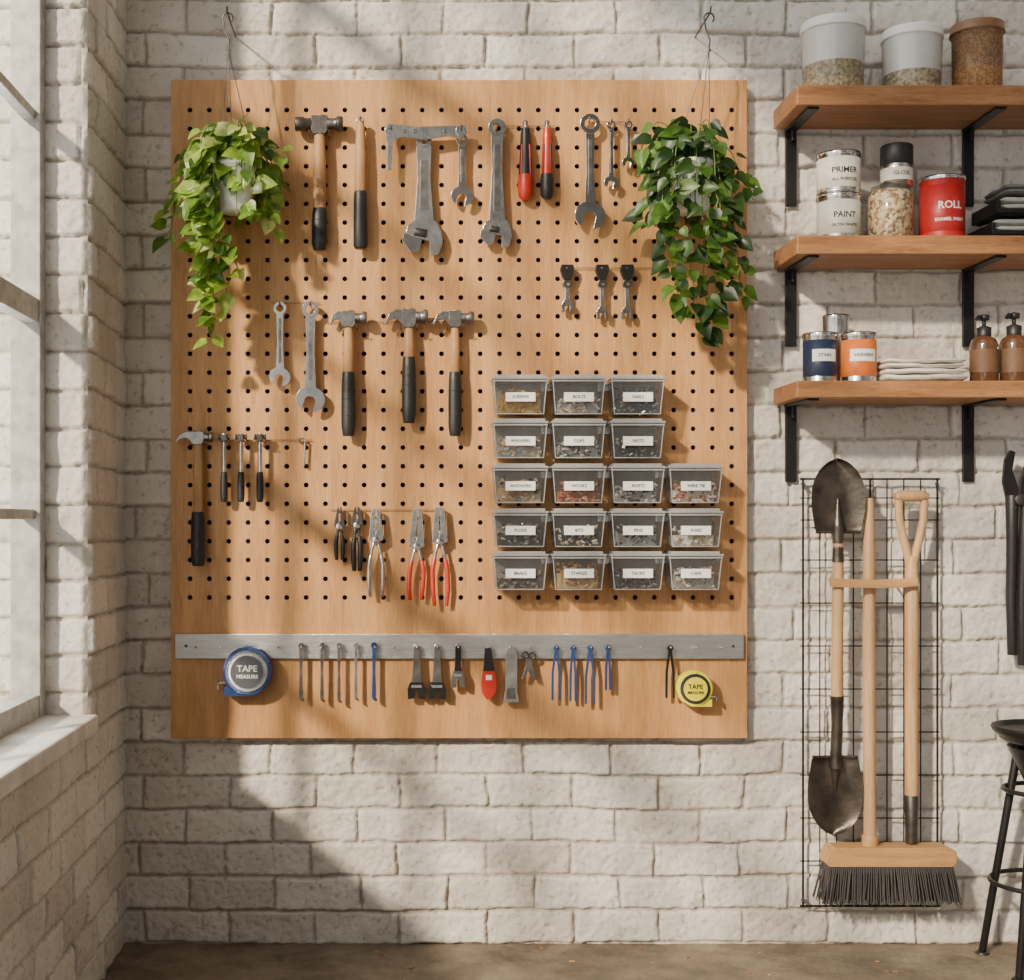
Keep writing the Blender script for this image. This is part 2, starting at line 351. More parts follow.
# ------------------------------------------------------------ hammers
def hammer(x,hx0,hx1,hy,hh,yg,ye,w,wg,style='claw',hm=GREYIRON,grip=BLACK,wd=HW,name='hammer'):
    m=M(name,.0012); d=TD; e=w*.62
    m.prism([(x-e,hy-hh*.5),(x+e,hy-hh*.5),(x+e,hy+hh*.5),(x+e*.7,hy+hh*.72),(x-e*.7,hy+hh*.72),(x-e,hy+hh*.5)],d-.012,d+.012,hm)
    r=S(hh/2,d); a=P(x+e,hy,d); b=P(hx1,hy,d); L_=b.x-a.x
    m.tube([a,a+Vector((L_*.35,0,0)),a+Vector((L_*.55,0,0)),a+Vector((L_*.62,0,0)),b-Vector((.001,0,0)),b],[r*.8,r*.72,r*.8,r*1.02,r*1.02,r*.9],hm,16)
    if style=='claw':
        for dd in(-.0075,.0075):
            q=x-e-hx0
            m.prism([(x-e,hy-hh*.48),(x-e-q*.4,hy-hh*.5),(x-e-q*.75,hy-hh*.22),(hx0,hy+hh*.42),(hx0+1,hy+hh*.55),(x-e-q*.7,hy+hh*.18),(x-e-q*.35,hy+hh*.1),(x-e,hy+hh*.42)],d+dd-.0045,d+dd+.0045,hm)
    else:
        a=P(x-e,hy,d); L_=a.x-PX(hx0,d)
        m.tube([a,a-Vector((L_*.35,0,0)),a-Vector((L_*.5,0,0)),a-Vector((L_*.95,0,0)),a-Vector((L_,0,0))],[r*.8,r*.75,r*.95,r*.95,r*.8],hm,14)
    m.tube([P(x,hy-hh*.6,d),P(x,hy+hh,d),P(x,hy+hh+(yg-hy)*.3,d),P(x,yg+1,d)],[S(w*.42),S(w*.42),S(w*.5),S(w*.5)],wd,14,.8)
    n=7; pts=[];rr=[]
    for i in range(n+1):
        t=i/n; pts.append(P(x,yg+(ye-yg)*t,d)); rr.append(S(wg/2)*(.86 if i==0 else .93+.10*math.sin(t*2.6) if i<n else .8))
    m.tube(pts,rr,grip,16,.8)
    for i in range(1,6):
        yy=yg+(ye-yg)*(.15+.13*i); m.tube([P(x,yy,d),P(x,yy+1,d)],S(wg/2)*1.05,grip,16,.8)
    hook(m,x-w*.75,hy+hh*.75,d); hook(m,x+w*.75,hy+hh*.75,d)
    return m.build()
hammer(319.5,295,343,124,15,208,250,13,15,'ball',DARKSTEEL)
hammer(348.5,330,367,318,13,372,436,11,14)
hammer(409,385,428,317,15,357,423,11,14)
hammer(455,433,474,318,13,372,436,10,13)
hammer(198,176,213,437,10,512,566,10,14)
for x in(224,241,260):
    hammer(x,x-6,x+6,437,6,472,502,4.5,7,'ball',DARKSTEEL,BLACK,STEEL,'tack_hammer')
m=M('wooden_mallet_handle',.001); d=TD
m.tube([P(360.5,121,d),P(360.5,127,d),P(360.5,160,d),P(360.5,192,d)],[S(3),S(4.5),S(5.8),S(6)],HW,14,.8)
m.tube([P(360.5,190,d),P(360.5,194,d),P(360.5,225,d),P(360.5,246,d),P(360.5,249,d)],[S(5.6),S(6.8),S(7.2),S(7.2),S(5.5)],BLACK,14,.8)
m.ring(360.5,121,4,2,d-.004,d+.004,STEEL,16); hook(m,360.5,121); m.build()

# ------------------------------------------------------------ wrenches
def rot(pts,c,a):
    ca,sa=math.cos(a),math.sin(a); return [(c[0]+(x-c[0])*ca-(y-c[1])*sa,c[1]+(x-c[0])*sa+(y-c[1])*ca) for x,y in pts]
def wrench(x,yt,yb,ro,R,w,mt=CHROME,ang=.25,tilt=0,name='combination_wrench'):
    m=M(name,.0011); d=.054; cy=yt+ro; cj=yb-R*.95
    m.ring(x,cy,ro,ro*.55,d-.0045,d+.0045,mt)
    m.prism([(x-w*.5,cy+ro*.8),(x+w*.5,cy+ro*.8),(x+w*.42,(cy+cj)/2),(x+w*.6,cj-R*.6),(x-w*.6,cj-R*.6),(x-w*.42,(cy+cj)/2)],d-.0032,d+.0032,mt)
    m.prism([(x-w*.22,cy+ro*1.5),(x+w*.22,cy+ro*1.5),(x+w*.2,cj-R*1.5),(x-w*.2,cj-R*1.5)],d+.003,d+.0038,GREYIRON)
    pts=[]; n=26; g=.42
    for i in range(n+1):
        t=g+(2*math.pi-2*g)*i/n; pts.append((x-R*math.sin(t)*1.12,cj+R*math.cos(t)))
    hw=R*.42
    pts+=[(x+hw,cj-R*.0),(x+hw*.5,cj-R*.22),(x-hw*.5,cj-R*.22),(x-hw,cj-R*.0)]
    m.prism(rot(pts,(x,cj),ang),d-.005,d+.005,mt)
    hook(m,x,cy-ro*.45,d); return m.build()
wrench(462,134,206,6,10,7)
wrench(590,114,229,10,14,9)
wrench(611,121,189,4.5,6.5,4.5)
wrench(628,121,168,4.2,5.5,4)
wrench(280,302,386,6.5,9.5,7)
wrench(310.5,301,412,8.5,13,9.5)
def adj(x,yt,yb,R,w,rr=.75,mt=STEEL,name='adjustable_wrench',tw=1.0):
    m=M(name,.0014); d=.052; cy=yt+w*rr; H=yb-R*1.1
    m.ring(x,cy,w*rr,w*rr*.45,d-.005,d+.005,mt)
    m.prism([(x-w*.5,cy+w*.35),(x+w*.5,cy+w*.35),(x+w*.42,cy+(H-cy)*.4),(x+w*.66,H-R*.6),(x-w*.66,H-R*.6),(x-w*.42,cy+(H-cy)*.4)],d-.005,d+.005,mt)
    m.prism([(x-w*.25,cy+w*1.3),(x+w*.25,cy+w*1.3),(x+w*.28,H-R*1.3),(x-w*.28,H-R*1.3)],d+.005,d+.0058,GREYIRON)
    head=[(x-w*.62,H-R*.75),(x+w*.62,H-R*.75),(x+R*.85,H-R*.3),(x+R*1.05,H+R*.25),(x+R*.95,H+R*.95),(x+R*.5,H+R*1.08),(x+R*.38,H+R*.35),(x-R*.55,H+R*.25),(x-R*.95,H+R*.1),(x-R*.9,H-R*.3)]
    A=.18
    m.prism(rot(head,(x,H),A),d-.008,d+.008,mt)
    jaw=[(x-R*.05,H+R*.33),(x-R*.1,H+R*.95),(x-R*.5,H+R*1.1),(x-R*1.05,H+R*.6),(x-R*1.05,H+R*.14),(x-R*.5,H+R*.27)]
    m.prism(rot(jaw,(x,H),A),d-.007,d+.007,CHROME)
    m.tube([P(x-R*.5,H-R*.12,d+.004),P(x+R*.15,H,d+.004)],S(R*.24),DARKSTEEL,12)
    hook(m,x,cy,d); return m.build()
adj(424,133,255,19,15,.52)
adj(497,119,247,15,12)
m=M('sliding_t_bar',.001); d=.068
m.prism([(384,128),(388,124),(418,127),(450,126),(466,126),(467,133),(462,139),(448,136),(424,140),(402,137),(393,141),(392,160),(391,170),(387,170),(387,142)],d-.003,d+.003,STEEL)
m.ring(391,131,6,2.4,d-.005,d+.005,STEEL); m.ring(461,131,5.5,2.6,d-.005,d+.005,STEEL)
for q in(405,415,445): m.ring(q,131.5,2,.8,d,d+.004,DARKSTEEL,12)
hook(m,391,130,d); hook(m,461,130,d); m.build()
def sdriver(x,yt,yb,w,top,bot,name='screwdriver'):
    m=M(name); d=.05; H=yb-yt
    m.tube([P(x,yt,d),P(x,yt+H*.22,d)],S(1.6),CHROME,10)
    m.tube([P(x,yt+H*.08,d),P(x,yt+H*.16,d),P(x,yt+H*.45,d),P(x,yt+H*.70,d)],[S(w*.28),S(w*.36),S(w*.42),S(w*.5)],top,14)
    m.tube([P(x,yt+H*.68,d),P(x,yt+H*.76,d),P(x,yt+H*.87,d),P(x,yt+H*.96,d),P(x,yb,d)],[S(w*.5),S(w*.56),S(w*.56),S(w*.5),S(w*.3)],bot,14)
    for a in range(4):
        t=a*math.pi/2+.78; ox=math.cos(t)*S(w*.42); oy=math.sin(t)*S(w*.42)
        m.tube([P(x,yt+H*.3,d)+Vector((ox*.9,oy*.9,0)),P(x,yt+H*.68,d)+Vector((ox*1.1,oy*1.1,0))],S(w*.08),bot,6)
    m.tube([P(x,yt+1,BD),P(x,yt+1,d+.008)],.0016,WIRE,6); m.ring(x,yt+1,2.6,1.4,d-.003,d+.003,WIRE,12)
    m.build()
sdriver(525.5,122,200,14,BLACK,RED); sdriver(547,122,199,12,RED,BLACK)
for x,y1 in((567,312),(602,319),(627,319)):
    m=M('small_clamp_wrench',.001); d=.052
    m.prism([(x-6,265),(x+6,265),(x+7,270),(x+5,276),(x+3,280),(x-3,280),(x-5,276),(x-7,270)],d-.008,d+.008,BLACKM)
    m.prism([(x-2.5,279),(x+2.5,279),(x+2,y1-10),(x-2,y1-10)],d-.004,d+.004,STEEL)
    m.ring(x,284,4.5,1.5,d-.006,d+.006,DARKSTEEL,16)
    cj=y1-6; m.prism([(x-3,cj-6),(x+3,cj-6),(x+6,cj-1),(x+5.5,cj+6),(x+2.5,cj+6),(x+2.5,cj),(x-2.5,cj),(x-2.5,cj+6),(x-5.5,cj+6),(x-6,cj-1)],d-.006,d+.006,GREYIRON)
    m.tube([P(x,268,BD),P(x,268,d+.01)],.0022,WIRE,8); m.build()
m=M('hanging_wires')
for x0,x1,y in((497,555,126),(560,662,268),(272,320,303),(325,470,322),(215,312,440),(330,445,510),(588,632,122)): wirebar(m,x0,x1,y)
m.build()
m=M('hex_key'); d=.045; m.tube([P(296,439,d),P(304,439,d),P(305,441,d),P(304,466,d)],.003,STEEL,6); hook(m,300,442,d); m.build()

# ------------------------------------------------------------ pliers
def pliers(x,yt,yb,sp,w,jm,gm,piv=.38,name='pliers',nose=2.2,tilt=0):
    m=M(name,.0006); d=.052; H=yb-yt; py=yt+H*piv
    for sg in(-1,1):
        dd=d+sg*.0025; T=lambda y:tilt*(y-yt)
        m.prism([(x+T(yt)+sg*.5,yt),(x+T(yt)+sg*nose,yt+2),(x+T(py)+sg*(nose+2.6),py-H*.1),(x+T(py)+sg*(nose+3.2),py),(x+T(py)-sg*2.5,py+3),(x+T(py)-sg*1,py-4),(x+T(py)+sg*.9,py-H*.12)],dd-.004,dd+.004,jm)
        path=[(x-sg*1.0+T(py),py),(x-sg*sp*.55+T(py),py+H*.1),(x-sg*sp*1.0+T(py),py+(yb-py)*.45),(x-sg*sp*1.0+T(yb),py+(yb-py)*.75),(x-sg*sp*.8+T(yb),yb)]
        pts=[P(a,b_,dd) for a,b_ in path]
        m.tube(pts[:3],[S(w*.45),S(w*.4),S(w*.4)],jm,10,.8)
        m.tube([pts[1].lerp(pts[2],.35)]+pts[2:],[S(w*.5),S(w*.56),S(w*.56),S(w*.42)],gm,12,.85)
    m.lathe(P(x+tilt*(py-yt),py,d-.007),[(.0001,.017),(S(3.2),.017),(S(3.6),.013),(S(3.6),0)],CHROME,18,'Y')
    a=P(x,yt+H*.12,d); m.tube([Vector((a.x,-BD,a.z)),Vector((a.x,-d-.01,a.z)),Vector((a.x,-d-.013,a.z+.006))],.0015,WIRE,6)
    m.build()
pliers(339.5,506,560,3.4,4,DARKSTEEL,BLACK)
pliers(357,506,571,3.4,5,DARKSTEEL,BLACK,.3,nose=3)
pliers(376,508,597,7,4,STEEL,STEEL,.36,nose=4)
pliers(417.5,508,600,7,4.2,STEEL,RED,.42,nose=4.5,tilt=-.02)
pliers(439.5,506,606,7.5,4.2,STEEL,RED,.36,nose=4.5,tilt=.01)

# ------------------------------------------------------------ storage bins
xs=[(492,549),(551,607),(610,666),(668,724)]; rows=[(374,414,3),(418,458,3),(463,503,4),(508,547,4),(551,590,4)]
BF=.125
CT=[mat('bits_brass',(.62,.38,.10),.35,.5),mat('bits_steel',(.45,.45,.44),.35,.6),mat('bits_dark',(.06,.055,.055),.5,.3),mat('bits_red',(.42,.11,.05),.6),mat('bits_tan',(.55,.36,.17),.6),mat('bits_blue',(.08,.13,.28),.5),mat('bits_white',(.78,.74,.66),.6)]
BACKC=mat('bin_back_grey',(.26,.25,.235),.5,0,.2,20)
con=[[0,4,0],[1,4,6],[2,5,1],[1,6,4],[1,2,6],[2,1,2],[4,1,2],[3,4],[1,6,2],[6,3,4],[2,4,1],[2,6,4],[1,2],[6,6,4],[2,1,4],[4,4,0],[2,1,2],[1,6,4]]
lab=['SCREWS','BOLTS','NAILS','WASHERS','CLIPS','NUTS','ANCHORS','HOOKS','RIVETS','WIRE TIE','PLUGS','BITS','PINS','FUSES','BRADS','STAPLES','TACKS','CAPS']
bi=0
for y0,y1,n in rows:
    rl=M('bin_rail',.001); z=PZ(y0+9,BF); rl.box(PX(496,BF),PX(xs[n-1][1]-4,BF),-.0395,-BD-.0005,z-.012,z+.006,STEEL); rl.build()
    for c in range(n):
        a,b_=xs[c]; m=M('storage_bin',.0022); x0,x1=PX(a+2,BF),PX(b_-2,BF); zt=PZ(y0+5,BF); zb=PZ(y1,BF); tp=S(3.0)
        yb_,yf=-.040,-BF
        V=[(x0+tp,yb_,zb),(x1-tp,yb_,zb),(x1-tp,yf+.008,zb),(x0+tp,yf+.008,zb),(x0,yb_,zt),(x1,yb_,zt),(x1,yf,zt),(x0,yf,zt)]
        m.add(V,[(3,2,1,0),(0,1,5,4),(1,2,6,5),(2,3,7,6),(3,0,4,7)],BINP)
        for (ax,az,bx,bz) in((x0,zt,x0+tp,zb),(x1,zt,x1-tp,zb),(x0+tp,zb+.001,x1-tp,zb+.001)):
            fy=lambda z:(yf+.008*(zt-z)/(zt-zb))
            m.tube([(ax,fy(az)-.0005,az),(bx,fy(bz)-.0005,bz)],.0016,LIDP,6)
        m.box(x0-S(1.6),x1+S(1.6),yf-.004,yb_,zt,zt+S(2.0),LIDP); m.box(x0+S(1.5),x1-S(1.5),yf+.004,yb_,zt+S(2.0),zt+S(4.5),LIDP)
        m.box(x0-S(.8),x1+S(.8),yf-.003,yb_,zt-S(2.6),zt-S(.8),LIDP)
        bo=m.build()
        q=M('bin_contents'); rnd=random.Random(bi)
        fill=.42+.32*rnd.random()
        for k in range(110):
            x=rnd.uniform(x0+tp+.006,x1-tp-.006); yy=rnd.uniform(yf+.014,yf+.05); z=zb+.005+rnd.random()**1.2*(zt-zb)*fill
            R=Matrix.Rotation(rnd.uniform(0,6.28),3,'Z')@Matrix.Rotation(rnd.uniform(-.8,.8),3,'Y')@Matrix.Rotation(rnd.uniform(-.8,.8),3,'X')
            mt=CT[rnd.choice(con[bi])]; l=rnd.uniform(.007,.018)
            if k%3: q.obox((x,yy,z),(l,.0038,.0038),R,mt)
            else: q.obox((x,yy,z),(.007,.007,.005),R,mt)
        q.box(x0+tp+.006,x1-tp-.006,yf+.03,yb_-.008,zb+.003,zb+.003+(zt-zb)*fill*.6,CT[con[bi][0]])
        q.box(x0+.006,x1-.006,yb_-.006,yb_-.004,zb+.006,zt-.003,BACKC)
        co=q.build()
        lb=M('bin_label'); xm=(x0+x1)/2; zm=(zt+zb)/2-.001; lw,lh=S(14.5),S(4.4)
        lb.box(xm-lw,xm+lw,yf-.0022,yf+.0028,zm-lh,zm+lh,PAPER); lb.text(lab[bi],(xm,yf-.0027,zm),.0105,INK); lo=lb.build()
        for o in(co,lo): o.parent=bo; o.matrix_parent_inverse=Matrix.Translation(-bo.location)
        bi+=1

# ------------------------------------------------------------ magnetic strip
SD=.042
m=M('magnetic_tool_strip',.0015); m.box(PX(175,SD),PX(744,SD),-SD,-BD-.0005,PZ(659,SD),PZ(634,SD),STRIP)
for x in(186,733): m.lathe(P(x,646,SD),[(.0001,.002),(.0035,.0015),(.004,0)],DARKSTEEL,12,'Y')
m.build()
m=M('strip_pegs')
for x in(197,222,279,302,322,340,357,375,394,417,437,458,488,510,529,556,573,590,608,640,669,695,720):
    y=648; a=P(x,y,SD); m.tube([a,a+Vector((0,-.022,.004))],.0016,CHROME,8); m.lathe(a+Vector((0,-.021,.004)),[(.0001,.004),(.003,.003),(.0032,0),(.0001,0)],CHROME,10,'Y')
m.build()
def thin(x,y0,y1,mt,w=1.8,name='small_screwdriver',hm=None,end=None):
    m=M(name,.0004); d=SD+.014
    m.prism([(x-w,y0),(x+w,y0),(x+w*.8,y0+(y1-y0)*.5),(x+w*1.1,y1-4),(x+w*.5,y1),(x-w*.6,y1),(x-w*1.1,y1-4),(x-w*.8,y0+(y1-y0)*.5)],d-.003,d+.003,mt)
    m.ring(x,y0+2,w*1.5,w*.6,d-.003,d+.003,mt,14); m.tube([P(x,y0+3,SD),P(x,y0+3,d+.006)],.0012,WIRE,6)
    m.tube([P(x,y1-3,d),P(x+2.5,y1+1,d)],S(w*.7),hm or mt,8)
    m.build()
thin(301,643,700,GREYIRON,1.9,'small_spanner'); thin(322,643,701,GREYIRON,1.8,'small_spanner'); thin(339,643,702,GREYIRON,1.6,'small_spanner'); thin(356,643,700,STEEL,1.5,'small_spanner'); thin(374,643,700,BLUE,2.0,'small_spanner')
def vclip(x,y0,y1,w,mt,gm,name):
    m=M(name,.0008); d=SD+.014
    m.prism([(x-2.5,y0),(x+2.5,y0),(x+w*.45,y0+(y1-y0)*.5),(x+w*.55,y1-16),(x-w*.55,y1-16),(x-w*.45,y0+(y1-y0)*.5)],d-.005,d+.005,mt)
    m.prism([(x-w*.7,y1-17),(x+w*.7,y1-17),(x+w,y1-10),(x+w*.95,y1),(x+w*.25,y1-1),(x+w*.18,y1-9),(x-w*.18,y1-9),(x-w*.25,y1-1),(x-w*.95,y1),(x-w,y1-10)],d-.007,d+.007,gm)
    m.prism([(x-w*.6,y1-14),(x+w*.6,y1-14),(x+w*.6,y1-11),(x-w*.6,y1-11)],d+.007,d+.0085,CHROME)
    m.ring(x,y0+1,3,1.3,d-.003,d+.003,STEEL,14); m.tube([P(x,y0+2,SD),P(x,y0+2,d+.008)],.0014,WIRE,6); m.build()
vclip(416.5,646,699,9,GREYIRON,BLACKM,'spring_clamp'); vclip(437,646,699,9,GREYIRON,BLACKM,'spring_clamp'); vclip(458,646,688,7,BLACKM,GREYIRON,'spring_clamp')
m=M('utility_knife',.001); d=SD+.014
m.prism([(485,648),(491,648),(493,662),(495,672),(483,672),(484,662)],d-.006,d+.006,BLACK)
m.prism([(483,671),(495,671),(497,682),(495,693),(490,699),(486,699),(482,692),(481,682)],d-.008,d+.008,RED)
m.prism([(486,675),(492,675),(492,680),(486,680)],d+.008,d+.009,PAPER); m.tube([P(488,650,SD),P(488,650,d)],.0015,WIRE,6); m.build()
m=M('metal_file_holder',.001)
m.prism([(506,648),(515,648),(517,655),(517,690),(519,702),(503,702),(505,690),(505,655)],d-.007,d+.007,STEEL)
m.prism([(507,688),(515,688),(516,699),(506,699)],d+.007,d+.009,GREYIRON); m.tube([P(510,650,SD),P(510,650,d)],.0015,WIRE,6); m.build()
m=M('wing_nut_key',.001)
m.ring(525,655,4.2,2.2,d-.004,d+.004,DARKSTEEL,16); m.ring(532,656,4.2,2.2,d-.004,d+.004,DARKSTEEL,16); m.prism([(526,658),(531,658),(533,668),(536,680),(531,678),(528,670),(525,678),(521,679),(525,667)],d-.004,d+.004,GREYIRON)
m.tube([P(529,657,SD),P(529,657,d)],.0015,WIRE,6); m.build()
def tweez(x,y0,y1,sp,mt):
    m=M('tweezers',.0004); d=SD+.014
    for sg in(-1,1): m.prism([(x,y0),(x+sg*1.4,y0+1),(x+sg*(sp+1.5),y0+(y1-y0)*.5),(x+sg*(sp+1.6),y1),(x+sg*(sp-.4),y1),(x+sg*(sp-.8),y0+(y1-y0)*.5),(x,y0+8)],d-.003,d+.003,mt)
    m.ring(x,y0+2,3,1.2,d-.004,d+.004,mt,12); m.tube([P(x,y0+2,SD),P(x,y0+2,d+.006)],.0012,WIRE,6); m.build()
tweez(556,646,700,3,BLUE);tweez(573,646,701,2,BLUE);tweez(590,646,704,3.5,BLUE);tweez(608,646,690,1.5,BLUE);tweez(670,646,698,3,BLACKM)
def tape(cx,cy,r,body,rim,face,fm2,t,nub):
    m=M('tape_measure',.0012); d=SD+.0005; c=P(cx,cy,d); R=S(r); h=.036
    m.lathe(c,[(R*.9,0),(R,.006),(R,h-.006),(R*.93,h),(R*.80,h+.001)],rim,40,'Y')
    m.lathe(c,[(R*.84,h-.001),(R*.82,h+.004),(R*.66,h+.005)],body,40,'Y'); m.lathe(c,[(R*.67,h+.0045),(.0001,h+.0055)],face,40,'Y')
    y=c.y-h-.0062
    m.text(t,(c.x,y,c.z+R*.12),R*.36,fm2); m.text('MEASURE',(c.x,y,c.z-R*.2),R*.21,fm2)
    m.box(c.x-R*.95,c.x+R*.1,-d-h+.004,-d-.004,c.z-R*1.0,c.z-R*.62,rim) if nub=='L' else m.box(c.x-R*.2,c.x+R*.95,-d-h+.004,-d-.004,c.z-R*1.0,c.z-R*.6,rim)
    sg=-1 if nub=='L' else 1
    m.box(min(c.x+sg*R*.9,c.x+sg*R*1.22),max(c.x+sg*R*.9,c.x+sg*R*1.22),-d-.028,-d-.010,c.z-R*.5,c.z-R*.42,STEEL)
    m.box(min(c.x+sg*R*1.18,c.x+sg*R*1.24),max(c.x+sg*R*1.18,c.x+sg*R*1.24),-d-.028,-d-.010,c.z-R*.75,c.z-R*.42,STEEL)
    m.build()
GREYP=mat('grey_face',(.13,.14,.16),.35,.4)
tape(249,670,24.5,STEEL,BLUE,GREYP,PAPER,'TAPE','L')
tape(692,687,18,BLACK,YELLOW,YELLOW,INK,'TAPE','R')

# ------------------------------------------------------------ hanging plants
def leafmat(name,c,c2):
    m=mat(name,c,.38,0,.25,60); b=m.node_tree.nodes['Principled BSDF']
    m.node_tree.nodes['Color Ramp'].color_ramp.elements[1].color=c2+(1,)
    nt=m.node_tree; out=nt.nodes['Material Output']; tr=nt.nodes.new('ShaderNodeBsdfTranslucent'); tr.inputs[0].default_value=(c2[0]*1.3,c2[1]*1.3,c2[2],1)
    mx=nt.nodes.new('ShaderNodeMixShader'); mx.inputs[0].default_value=.3; nt.links.new(b.outputs[0],mx.inputs[1]); nt.links.new(tr.outputs[0],mx.inputs[2]); nt.links.new(mx.outputs[0],out.inputs[0])
    return m
LA=[leafmat('leaf_lime',(.16,.28,.03),(.36,.50,.06)),leafmat('leaf_fresh',(.07,.17,.015),(.18,.32,.035)),leafmat('leaf_mid',(.035,.095,.01),(.085,.17,.02)),leafmat('leaf_cream',(.34,.44,.10),(.55,.62,.2))]
LB=[leafmat('leaf_green',(.04,.10,.010),(.08,.17,.02)),leafmat('leaf_deep',(.018,.055,.007),(.04,.10,.012)),leafmat('leaf_dark',(.008,.028,.004),(.02,.055,.008)),leafmat('leaf_bright',(.07,.16,.018),(.13,.25,.035))]
STEM=mat('vine_stem',(.12,.2,.04),.6)
def leaf(m,p,t,n,L_,mt,rnd):
    t=t.normalized(); n=(n-t*n.dot(t)).normalized(); b=t.cross(n)
    W=[(0,.02),(.06,.26),(.2,.40),(.38,.42),(.58,.33),(.78,.18),(.92,.06),(1,.0)]
    V=[];droop=rnd.uniform(.05,.35);fold=rnd.uniform(.1,.45)
    for u,w in W:
        base=p+t*(u*L_)-n*(droop*L_*u*u)
        back=-.10*L_ if 0<u<.1 else 0
        V+=[base+b*(w*L_)+n*(fold*w*L_)+t*back,base+b*(w*.5*L_)+n*(fold*.35*w*L_)+t*back*.4,base,base-b*(w*.5*L_)+n*(fold*.35*w*L_)+t*back*.4,base-b*(w*L_)+n*(fold*w*L_)+t*back]
    F=[(i*5+j,i*5+j+1,i*5+j+6,i*5+j+5) for i in range(len(W)-1) for j in range(4)]
    m.add(V,F,mt,True)
def plant(hx,cx,cy,d,mats,seed,trails,wt,pr,ncrown=34,rx=.15,rxl=None):
    rnd=random.Random(seed); m=M('hanging_potted_pothos'); C=P(cx,cy,d); r=S(pr,d)
    h=S(50,d)
    m.lathe(C-Vector((0,0,h)),[(.0001,0),(r*.72,0),(r*.78,.004),(r*.98,h-.012),(r*1.06,h-.011),(r*1.08,h),(r*.97,h),(r*.94,h-.015)],CERAMIC,36)
    m.lathe(C-Vector((0,0,.012)),[(r*.95,0),(.0001,.004)],SOIL,24)
    H=P(hx,48,d)
    for a in range(3):
        t=a*2.094+.5; m.tube([H,C+Vector((math.cos(t)*r*1.05,math.sin(t)*r*1.05,-.004))],.0012,WIRE,6)
    hk=[]
    for i in range(13):
        t=i/12*math.pi*1.25; hk.append(P(hx,18,d)+Vector((-.012*math.cos(t),0,.012*math.sin(t))))
    m.tube(hk,.0022,DARKSTEEL,8)
    m.tube([hk[0],P(hx-3,30,d),P(hx+1,40,d),H,H+Vector((.004,0,-.008))],.0022,DARKSTEEL,8)
    top=P(hx,18,d)+Vector((0,0,.0085)); m.tube([Vector((top.x,.003,top.z)),Vector((top.x,-d-.015,top.z)),Vector((top.x,-d-.02,top.z+.012))],.0022,DARKSTEEL,8)
    def run(pts,ls,step=.021):
        cum=0; m.tube(pts,.0014,STEM,5,cap=False); sg=1
        for i in range(len(pts)-1):
            a,b=pts[i],pts[i+1]; L_=(b-a).length; cum+=L_
            if cum>=step:
                cum=0; sg=-sg
                out=(b-C); out.z=0; out=out.normalized() if out.length>.01 else Vector((0,-1,0))
                side=Vector((sg,0,0))
                t=out*.45+Vector((0,0,-.75))+side*.5+Vector((rnd.uniform(-.7,.7),rnd.uniform(-.5,.3),rnd.uniform(-.4,.8)))
                n=Vector((rnd.uniform(-.8,.4),-1+rnd.uniform(-.2,.4),.55+rnd.uniform(-.5,.6)))+out*.4
                p=b+side*.004; q=p+t.normalized()*.008
                # thin the foliage hanging in front of the pot so the white pot shows between leaves
                if q.y<C.y+.01 and abs(q.x-C.x)<r*1.1 and C.z-h*1.05<q.z<C.z+.015 and rnd.random()<.74: continue
                if q.y>-.05: q.y=-.05
                t.y=min(t.y,.0) if q.y>-.09 else t.y
                leaf(m,q,t,n,ls*rnd.uniform(.65,1.25),rnd.choice(mats),rnd)
    for i in range(ncrown):
        a=rnd.uniform(0,2*math.pi); out=Vector((math.cos(a),math.sin(a)*.75,0)); R=rx*rnd.uniform(.3,1); dr=rnd.uniform(-.02,.15)*(.4+R/rx)
        up=rnd.uniform(.06,.16)
        p0=C+out*.02; p1=C+out*R*.5+Vector((0,0,up)); p2=C+out*R+Vector((0,0,up*.6)); p3=C+out*(R*1.05)-Vector((0,0,dr)); pts=[]
        for k in range(15):
            t=k/14; q=p0*(1-t)**3+p1*3*t*(1-t)**2+p2*3*t*t*(1-t)+p3*t**3; q.y=min(q.y,-.048); pts.append(q)
        run(pts,.042,.019)
    for tr in trails:
        cp=[P(a,b,dd) for a,b,dd in tr]; pts=[C.copy()]
        cp=[C+Vector((0,-.02,.02))]+cp
        for i in range(len(cp)-1):
            for k in range(1,9):
                q=cp[i].lerp(cp[i+1],k/8)+Vector((rnd.uniform(-.003,.003),0,0)); pts.append(q)
        run(pts,.041,.014)
    m.build()
plant(228,236,163,.15,LA+[LA[1],LA[0]],5,[[(205,190,.2),(204,240,.19),(213,290,.17),(212,340,.16)],[(208,200,.22),(228,245,.2),(228,282,.18),(220,318,.17)],[(185,180,.17),(172,215,.16),(170,240,.15)],[(195,185,.2),(198,230,.19),(204,275,.18)],[(265,190,.17),(266,205,.16),(270,218,.16)],[(210,190,.22),(222,230,.2),(240,272,.19)],[(200,190,.22),(215,245,.2),(206,300,.18)]],0,20,42,.125)
plant(709,692,163,.15,LB,9,[[(718,200,.22),(712,250,.2),(716,290,.18),(704,340,.16)],[(668,190,.2),(668,250,.18),(682,305,.17)],[(725,190,.2),(735,230,.18),(742,295,.16)],[(660,180,.17),(652,200,.16),(648,218,.15)],[(668,200,.22),(690,250,.2),(696,320,.18)],[(745,180,.17),(752,200,.16)],[(720,200,.2),(722,250,.19),(722,290,.18)],[(718,200,.2),(702,250,.19),(708,310,.18)]],0,22,44,.125)

